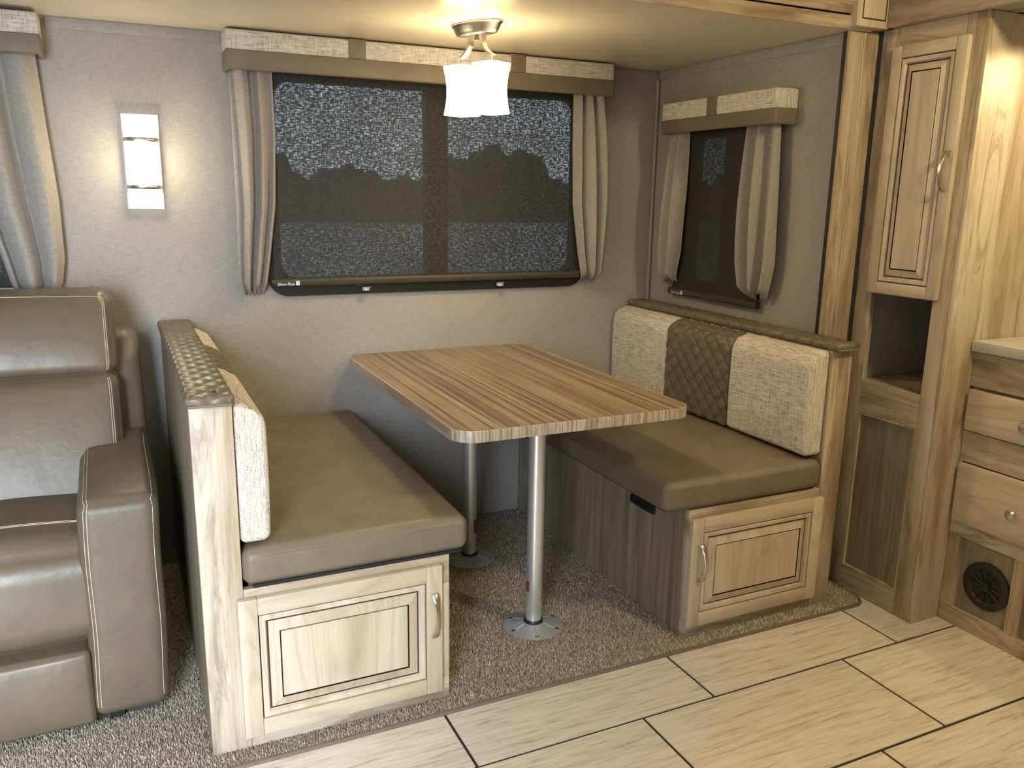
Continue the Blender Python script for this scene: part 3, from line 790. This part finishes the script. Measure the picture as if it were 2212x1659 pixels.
# ================================================================== table
def table():
    x0, x1, y0, y1, zt = .604, 1.316, -1.091, -.004, .690
    t = thing('dinette_table', (.935, -.55, 0), 'striped wood laminate table on two aluminium pedestal legs', 'table')
    th = .029
    L = rrect(x0+.003, x1-.003, y0+.003, y1-.003, .062, 10)
    m_ = MB(); m_.loft([[(x, y, z) for x, y in L] for z in (zt-th+.002, zt-.0005)]); m_.build('tabletop', 'table', t)
    loops = []
    for i, z in ((.0, zt-th), (.0, zt-.004), (.0012, zt-.0012), (.0040, zt), (.0060, zt-.0004)):
        loops.append([(x, y, z) for x, y in rrect(x0+i, x1-i, y0+i, y1-i, .065-i, 10)])
    loops.insert(0, [(x, y, zt-th) for x, y in rrect(x0+.02, x1-.02, y0+.02, y1-.02, .045, 10)])
    m_ = MB(); m_.loft(loops, cap=False); m_.build('edge_band', 'table_edge', t, smooth=30)
    for (lx, ly, stick) in ((.9368, -.3637, 0), (.9324, -.8767, 1)):
        leg = MB().lathe([(.0235, .012), (.0245, .35), (.0245, zt-th-.012)], (lx, ly, 0), 40).build('leg', 'alu', t)
        MB().lathe([(.0, zt-th-.020), (.055, zt-th-.018), (.078, zt-th-.006), (.080, zt-th-.0005), (0, zt-th-.0005)], (lx, ly, 0), 32, False).build('top_socket', 'cast', leg)
        fl = MB().lathe([(.089, .0), (.089, .0025), (.082, .0045), (.045, .012), (.034, .0165), (.0, .0165)], (lx, ly, 0), 48).build('floor_flange', 'cast', t)
        MB().lathe([(.0245, .013), (.029, .0165), (.029, .021), (.0262, .025), (.0235, .025)], (lx, ly, 0), 32, False).build('rubber_ring', 'black', leg)
        for k in range(6):
            a = math.radians(60*k+12 if stick else 60*k+20)
            r0, r1 = .034, .066
            MB().tube([(lx+r0*math.cos(a), ly+r0*math.sin(a), .0163), (lx+r1*math.cos(a), ly+r1*math.sin(a), .0082)], .0012, 6).build('rib', 'cast', fl)
            q = (lx+.075*math.cos(a+.0), ly+.075*math.sin(a+.0), .0058)
            MB().lathe([(.0058, .0), (.0055, .0016), (.0035, .0026), (.0, .0029)], q, 12, False).build('screw', 'nickel', fl)
        # sticker curved round the tube
        a0, a1, z0, z1 = ((172, 208, .118, .150) if stick else (285, 345, .10, .15))
        n = 8; v = []
        for z in (z0, z1):
            for k in range(n+1):
                a = math.radians(a0+(a1-a0)*k/n); rr = .0250; v.append((lx+rr*math.cos(a), ly+rr*math.sin(a), z))
        MB().add(v, [(k, k+1, n+2+k, n+1+k) for k in range(n)]).build('sticker', 'red', leg)
table()

# ================================================================== dinette ceiling lamp
def dinette_lamp():
    cx, cy = .890, -.515; dx, dy = -.38, .925
    t = thing('dinette_lamp', (cx, cy, HC), 'two-shade brushed nickel ceiling lamp hanging over the table', 'lamp')
    def oval(a, b_, z, n=40):
        return [(cx+dx*a*math.cos(q)+dy*b_*math.sin(q), cy+dy*a*math.cos(q)-dx*b_*math.sin(q), z) for q in np.linspace(0, 2*math.pi, n, endpoint=False)]
    can = MB().loft([oval(.096, .043, HC-.0005), oval(.097, .044, HC-.004), oval(.090, .039, HC-.009), oval(.082, .034, HC-.024), oval(.075, .029, HC-.031), oval(.068, .025, HC-.032)]).build('canopy', 'nickel', t)
    MB().lathe([(0, 0), (.006, .002), (.008, .008), (.004, .014), (.004, .020)], (cx, cy, HC-.048), 12, False).build('finial', 'black', can)
    for e, (ox) in ((1, 0), (-1, 0)):
        bxp, byp = cx+e*dx*.060, cy+e*dy*.060
        tx, ty = cx+e*dx*.026, cy+e*dy*.026
        pts = []
        for k in range(13):
            q = k/12; o = .026 if q < .35 else .026+.040*((q-.35)/.65)**2.0
            pts.append((cx+e*dx*o, cy+e*dy*o, HC-.030-.062*q))
        arm = MB()
        lo = []
        for k, p_ in enumerate(pts):
            lo.append([(p_[0]+dx*a+dy*b_, p_[1]+dy*a-dx*b_, p_[2]) for a, b_ in ((-.005, -.009), (.005, -.009), (.005, .009), (-.005, .009))])
        arm.loft(lo); am = arm.build('arm', 'nickel', t)
        MB().tube([(bxp, byp, HC-.088), (bxp, byp, HC-.112)], .005, 10).build('shade_pin', 'nickel', am)
        MB().lathe([(.0, 0), (.030, 0), (.032, .003), (.010, .006), (0, .006)], (bxp, byp, HC-.116), 24, False).build('shade_cap', 'nickel', am)
        # square waisted glass shade, open at both ends
        lo = []
        for q in np.linspace(0, 1, 13):
            z = HC-.114-.138*q
            hw = .0475-.0085*math.sin(math.pi*min(1, q*.95+.05))+.0*(q)-.003*q
            sq = rrect(-hw, hw, -hw, hw, hw*.45, 5)
            lo.append([(bxp+dx*a+dy*b_, byp+dy*a-dx*b_, z) for a, b_ in sq])
        sh = MB().loft(lo, cap=False).build('glass_shade', M['shade_glass'], t, smooth=60)
        MB().lathe([(0, -.028), (.012, -.024), (.017, -.010), (.015, .008), (.008, .022), (.008, .034)], (bxp, byp, HC-.165), 16, False).build('bulb', M['bulb'], sh)
        point_light('lamp_light', (bxp, byp, HC-.215), 3.6, (1.0, .79, .44), .02, t, WL[t.name])
        point_light('lamp_uplight', (bxp, byp, HC-.132), 1.5, (1.0, .79, .44), .012, t, WL[t.name])
M['shade_glass'] = emit('lit_white_glass', (1.0, .80, .47), 19.0)
M['bulb'] = emit('lit_bulb', (1.0, .80, .52), 10.0)
dinette_lamp()

# ================================================================== wall sconce
def sconce():
    t = thing('wall_sconce', (-.010, 0, 1.195), 'slim white wall sconce glowing between the two windows', 'lamp')
    bp_ = bx('back_plate', -.062, .041, -.022, -.0008, 1.196, 1.477, M['sconce_plate'], t, .002)
    n = 20; lo = []
    for z in (1.2535, 1.415):
        lo.append([(-.0105+.047*math.cos(a), -.0225-.034*math.sin(a), z) for a in np.linspace(0, math.pi, n)])
    MB().loft(lo, cap=False, closed=False).build('glass_diffuser', M['sconce_glass'], t, smooth=60)
    for z in (1.262, 1.402):
        lo = []
        for zz in (z-.006, z+.006):
            lo.append([(-.0105+.0485*math.cos(a), -.0225-.0355*math.sin(a), zz) for a in np.linspace(0, math.pi, n)])
        o = MB().loft(lo, cap=False, closed=False).build('metal_band', 'nickel', t, smooth=60)
        md = o.modifiers.new('thickness', 'SOLIDIFY'); md.thickness = .0012
    for x in (-.060, .039): MB().tube([(x, -.0238, 1.245), (x, -.0238, 1.423)], .0018, 8).build('side_rod', 'nickel', t)
    for x in (-.043, .024): MB().lathe([(.0, .0)]+[(.005, 0), (.004, .003), (0, .004)], (0, 0, 0), 12, False)
    for x in (-.043, .024):
        MB().tube([(x, -.0218, 1.211), (x, -.0255, 1.211)], [.0042, .003], 12).build('screw', 'nickel', bp_)
    point_light('sconce_light', (-.0105, -.085, 1.335), 2.6, (1.0, .80, .52), .03, t, WL[t.name])
M['sconce_plate'] = emit('lit_sconce_panel', (1.0, .95, .86), 1.1)
M['sconce_glass'] = emit('lit_sconce_glass', (1.0, .86, .62), 9.0)
sconce()

# ================================================================== sofa
def sofa():
    t = thing('sofa', (-.83, -.45, 0), 'taupe leather reclining sofa with light contrast stitching', 'sofa')
    AX0, AX1, FY = -.236, -.066, -.917
    def stitch(pts, parent, name='stitching'):
        MB().tube(pts, .0009, 6).build(name, 'thread', parent)
    def arm(x0, x1):
        c_ = np.array([(x0+x1)/2, (FY+(-.09))/2, (.034+.582)/2]); h = np.array([(x1-x0)/2, (-.09-FY)/2, (.582-.034)/2])
        def fn(P, n, Q, hh):
            P = puff(.004, .006, .008)(P, n, Q, hh); P = P.copy()
            P[:, 0] -= .008*(1-(P[:, 2]+hh[2])/(2*hh[2]))*np.sign(x0+x1+1.6)   # leans in a little towards the floor
            fr = np.clip((-Q[:, 1]/hh[1]-.55)/.45, 0, 1); up_ = np.clip(Q[:, 2]/hh[2], 0, 1)
            P[:, 2] -= .010*fr**2*up_
            P[:, 0] += .0016*np.sin(P[:, 2]*17+P[:, 1]*9)
            return P
        o = MB().rbox(c_, h, .030, (10, 30, 24), 4, fn).build('arm', 'sofa', t, smooth=80)
        for e in (-1, 1):
            for off in ((.010,) if e > 0 else (.010, .020)):
                xx = e*(h[0]-.0) if False else e*(h[0]-off)
                path = [(xx, -h[1], z) for z in np.linspace(-h[2]+.03, h[2], 30)]+[(xx, y, h[2]) for y in np.linspace(-h[1], h[1]*.25, 30)]
                Pm = rmap(np.array(path), h, .030, fn)+c_
                stitch([tuple(q) for q in Pm], o)
        bx('foot', (x0+x1)/2-.062, (x0+x1)/2-.028, FY+.05, FY+.10, -.003, .036, 'black', t)
        return o
    arm(AX0, AX1); arm(-1.604, -1.434)
    bx('base_frame', -1.45, -.22, FY+.06, -.10, .025, .20, 'blackcloth', t)
    for k, (sx0, sx1) in enumerate(((-.836, -.240), (-1.432, -.838))):
        hx = (sx1-sx0)/2; cx = (sx0+sx1)/2
        # seat cushion with rolled front
        c_ = np.array([cx, -.695, .342]); h = np.array([hx+(.045 if k == 0 else 0), .203, .133])
        if k == 0: c_[0] += .043
        def seat_fn(P, n, Q, hh):
            P = puff(.004, .012, .012)(P, n, Q, hh); P = P.copy()
            P[:, 2] -= .010*np.clip(-Q[:, 1]/hh[1], 0, 1)**2*np.clip(Q[:, 2]/hh[2], 0, 1)
            P[:, 2] += n[:, 2]*.003*np.sin(P[:, 0]*15)
            ed = np.clip((np.abs(Q[:, 0])/hh[0]-.86)/.14, 0, 1)
            P[:, 1] += .006*ed*np.sin(Q[:, 2]*120)*(n[:, 1] < -.3)
            return P
        sc_ = MB().rbox(c_, h, .075, (26, 16, 12), 7, seat_fn).build('seat_cushion', 'sofa', t, smooth=80)
        for off in (0, .007):
            path = [(x, -.075+off, h[2]) for x in np.linspace(-h[0]+.02, h[0]-.006, 40)]
            stitch([tuple(q+np.array([0, 0, .0006])) for q in rmap(np.array(path), h, .075, seat_fn)+c_], sc_)
        MB().rbox((cx+.001, FY+.045, .123), (hx+.002, .052, .094), .014, (24, 4, 10), 4, puff(.0, .012, 0)).build('footrest', 'sofa', t, smooth=80)
        # back: lumbar roll and head roll, leaning back
        def back_fn(zc, wr):
            def fn(P, n, Q, hh):
                g = np.clip(1-(Q/hh)**2, 0, 1)
                P = P.copy()
                P[:, 1] += n[:, 1]*.030*(g[:, 0]**.35)*(g[:, 2]**.7)
                P[:, 2] -= np.sign(Q[:, 2])*0
                ez = np.clip(-Q[:, 2]/hh[2], -1, 1)
                # gathers where the rolls meet near the sides
                ex = np.clip((np.abs(Q[:, 0])/hh[0]-.55)/.45, 0, 1)
                P[:, 1] += wr*.010*ex*np.clip((np.abs(Q[:, 2])/hh[2]-.7)/.3, 0, 1)*np.sin(Q[:, 0]*95)*(n[:, 1] < 0)
                P[:, 1] += (P[:, 2]+zc-.45)*.42
                return P
            return fn
        bx0, bx1 = (-.836, -.128) if k == 0 else (-1.534, -.838)
        hx2 = (bx1-bx0)/2; cx2 = (bx0+bx1)/2
        for nm, z0, z1, y, wr, r in (('lumbar_cushion', .40, .762, -.455, 1, .034), ('head_cushion', .754, .975, -.450, .6, .040)):
            zc = (z0+z1)/2
            c_ = np.array([cx2, y, zc]); h = np.array([hx2, .095, (z1-z0)/2])
            fn = back_fn(zc, wr)
            o = MB().rbox(c_, h, r, (30, 6, 16), 6, fn).build(nm, 'sofa', t, smooth=80)
            for off in (.020, .026):
                if k == 0:
                    path = [(h[0]-off, -h[1], z) for z in np.linspace(-h[2]+.01, h[2], 24)]
                    if nm == 'head_cushion': path += [(h[0]-off-x, -h[1]+x*.05, h[2]) for x in np.linspace(.01, .5, 30)]
                    stitch([tuple(q+np.array([0, -.0005, .0003])) for q in rmap(np.array(path), h, r, fn)+c_], o)
        sx = (-.75, -.068) if k == 0 else (-1.602, -.92)
        c_ = np.array([(sx[0]+sx[1])/2, -.325, .53]); h = np.array([(sx[1]-sx[0])/2, .075, .325])
        def sh_fn(P, n, Q, hh):
            P = P.copy(); P[:, 1] += (P[:, 2]+.53-.45)*.36; return P
        MB().rbox(c_, h, .045, (10, 3, 12), 5, sh_fn).build('back_shell', 'sofa', t, smooth=80)
sofa()

# ================================================================== wardrobe
def wardrobe():
    X, Y0, Y1, H = 1.997, -1.312, -.982, 1.744
    t = thing('wardrobe', (2.3, -1.147, -.005), 'tall wood wardrobe cabinet with upper door and open cubby', 'wardrobe')
    B = -.005; F = .018
    N0, N1, NZ0, NZ1 = -1.258, -1.042, .700, .978
    # face frame towards the dinette (normal -x)
    bx('face_stile', X, X+F, Y0+.0005, N0, B, H, 'lam_z', t, .0012)
    bx('face_stile', X, X+F, N1, Y1, B, H, 'lam_z', t, .0012)
    bx('face_rail', X+.0003, X+F, N0+.0003, N1-.0003, NZ1, H, 'lam_y', t)
    bx('face_rail', X+.0003, X+F, N0+.0003, N1-.0003, .600, NZ0, 'lam_y', t)
    bx('face_rail', X+.0003, X+F, N0+.0003, N1-.0003, B, .072, 'lam_y', t)
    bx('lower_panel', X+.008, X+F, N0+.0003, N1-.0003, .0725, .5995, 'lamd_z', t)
    pm = MB(); R = lambda i: [(-N1+i, .0725+i), (-N0-i, .0725+i), (-N0-i, .5995-i), (-N1+i, .5995-i)]
    pm.ring(R(0), R(.007), .0, .0085, lambda u, v, d: (X+.0085-d, -u, v)); pm.build('panel_bead', 'lam_z', t, smooth=20)
    bx('side_panel', X, XK-.002, Y0-.012, Y0, B, H, 'lam_z', t, .001)
    bx('back_side_panel', X+F, XK-.002, Y1-.012, Y1, B, H, 'lam_z', t)
    bx('back_panel', X+.46, X+.472, Y0+.001, Y1-.0125, B, H, 'grey_inner', t)
    bx('cubby_wall', X+F+.0005, X+.459, Y1-.030, Y1-.0125, NZ0, NZ1+.05, 'grey_inner', t)
    bx('cubby_wall', X+F+.0005, X+.459, Y0+.001, Y0+.012, NZ0, NZ1+.05, 'lam_z', t)
    bx('cubby_shelf', X+F+.0005, X+.459, Y0+.0125, Y1-.0305, NZ0-.015, NZ0-.001, 'lam_y', t)
    bx('cubby_top', X+F+.0005, X+.459, Y0+.0125, Y1-.0305, NZ1+.005, NZ1+.017, 'lam_y', t)
    panel_door(t, toYZ(X), 1.036, 1.280, .982, 1.690, 'y', fw=.034, bw=.015, bev=.022, hnd=(1.262, 1.285, 1.392))
    bx('plinth', X+.02, XK-.01, Y0+.001, Y1-.013, B, .05, 'lam_y', t)
wardrobe()

# ================================================================== kitchen
def kitchen():
    X, Y1, Y0, B, ZT = 2.115, -1.326, -2.60, -.005, .838
    t = thing('kitchen_cabinet', (2.42, -1.96, B), 'low wood kitchen cabinet with drawers and a round black vent', 'cabinet')
    F = .018
    bx('carcass', X+F+.0005, XK-.003, Y0, Y1-.001, .02, ZT-.002, 'lam_y', t)
    bx('face_rail', X, X+F, Y0, Y1, .735, ZT, 'lam_y', t, .001)
    bx('face_rail', X, X+F, Y0, Y1, .508, .600, 'lam_y', t)
    bx('face_rail', X, X+F, Y0, Y1, .278, .330, 'lam_y', t)
    bx('face_rail', X, X+F, Y0, Y1, B, .050, 'lam_y', t)
    for a, b_ in ((Y1, Y1-.038), (-1.535, -1.573), (-1.715, -1.753), (-2.15, -2.19), (Y0+.04, Y0)):
        bx('face_stile', X+.0002, X+F, b_, a, .0505, .2775, 'lam_z', t)
    bx('face_stile', X+.0002, X+F, Y1-.010, Y1-.0002, .3305, .5075, 'lam_z', t)
    for a, b_ in ((-1.3645, -1.5345), (-1.5735, -1.7145), (-1.7535, -2.1495), (-2.1905, -2.5595)):
        bx('recessed_panel', X+.012, X+F, b_, a, .0505, .2775, 'lamd_z', t)  # darker laminate paints in the shadow of a deeper recess
    # drawer fronts
    def front(y0, y1, z0, z1, knob=True):
        d = bx('drawer', X-.019, X-.0005, y0, y1, z0, z1, 'door_y', t, .005)
        if knob:
            yc, zc = (y0+y1)/2, (z0+z1)/2-.006
            k = MB(); lo = []
            for dd, rr in ((0, .006), (.004, .005), (.010, .006), (.014, .013), (.020, .0155), (.025, .012), (.027, .003)):
                lo.append([(X-.019-dd, yc+rr*math.cos(q), zc+rr*math.sin(q)) for q in np.linspace(0, 2*math.pi, 16, endpoint=False)])
            k.loft(lo); k.build('knob', 'nickel', d)
    for a, b_ in ((-1.336, -1.712), (-1.736, -2.150), (-2.174, -2.58)):
        front(b_, a, .606, .728, True); front(b_, a, .326, .506)
    # round vent
    vy, vz = -1.459, .156
    ring = lambda r, n=40: [(vy+r*math.cos(q), vz+r*math.sin(q)) for q in np.linspace(0, 2*math.pi, n, endpoint=False)]
    v = MB(); lo = []
    for d, r in ((.0118, .072), (.004, .072), (.001, .066), (.001, .052), (.006, .047)): lo.append([(X+d, y, z) for y, z in ring(r)])
    vent = v.loft(lo).build('vent', 'black', t)
    for k in range(6):
        a = math.pi*k/6
        MB().tube([(X+.002, vy+.05*math.cos(a), vz+.05*math.sin(a)), (X+.002, vy-.05*math.cos(a), vz-.05*math.sin(a))], .0018, 6).build('vent_blade', 'black', vent)
    MB().tube([(X+.004, vy, vz), (X-.001, vy, vz)], .014, 16).build('vent_hub', 'black', vent)
    # second vent plate by the edge of the picture
    o = MB().box(X+.006, X+.0098, -1.70, -1.59, .06, .265, .001).build('vent_plate', 'black', t)
    c = MB(); L = [(X-.020, Y1-.0005), (X-.020, Y0-.02), (XK-.003, Y0-.02), (XK-.003, Y1-.0005)]
    c.box(X-.020, XK-.003, Y0-.02, Y1-.0005, ZT+.0005, ZT+.031, .004)
    c.build('kitchen_counter', 'counter', None, ('pale laminate countertop on the kitchen cabinet', 'countertop'))
kitchen()

# ================================================================== main ceiling lights behind and beside the camera
def puck(x, y, power, i, label):
    t = thing('ceiling_light', (x, y, HM), label, 'ceiling light', 'round ceiling lights')
    MB().lathe([(.075, 0), (.078, -.012), (.060, -.016)], (x, y, HM-.0005), 32, False).build('rim', 'white_metal', t)
    MB().lathe([(.0, -.014), (.060, -.014)], (x, y, HM-.0005), 32, False).build('lens', M['puck_lens'], t)
    point_light('ceiling_light_glow', (x, y, HM-.07), power, (1.0, .80, .46), .06, t, WL[t.name])
M['puck_lens'] = emit('lit_puck_lens', (1.0, .82, .55), 6.0)
puck(1.70, -2.30, 35.0, 1, 'round ceiling light over the tiled aisle')
puck(.15, -2.4, 5.0, 2, 'round ceiling light above the entrance side of the aisle')
def soffit_light():
    x, y, z = 2.30, -1.66, 1.745
    t = thing('soffit_light', (x, y, z), 'small round light under the wooden soffit above the counter', 'ceiling light')
    MB().lathe([(.034, 0), (.036, -.008), (.028, -.011)], (x, y, z-.0005), 28, False).build('rim', 'nickel', t)
    MB().lathe([(.0, -.009), (.028, -.009)], (x, y, z-.0005), 28, False).build('lens', M['puck_lens'], t)
    l = bpy.data.lights.new('soffit_light_beam', 'SPOT'); l.energy = 15.0; l.color = (1.0, .80, .42); l.spot_size = math.radians(164); l.spot_blend = .15; l.shadow_soft_size = .02
    o = bpy.data.objects.new('soffit_light_beam', l); COL.objects.link(o); o.location = (0, 0, -.02); o.parent = t
soffit_light()
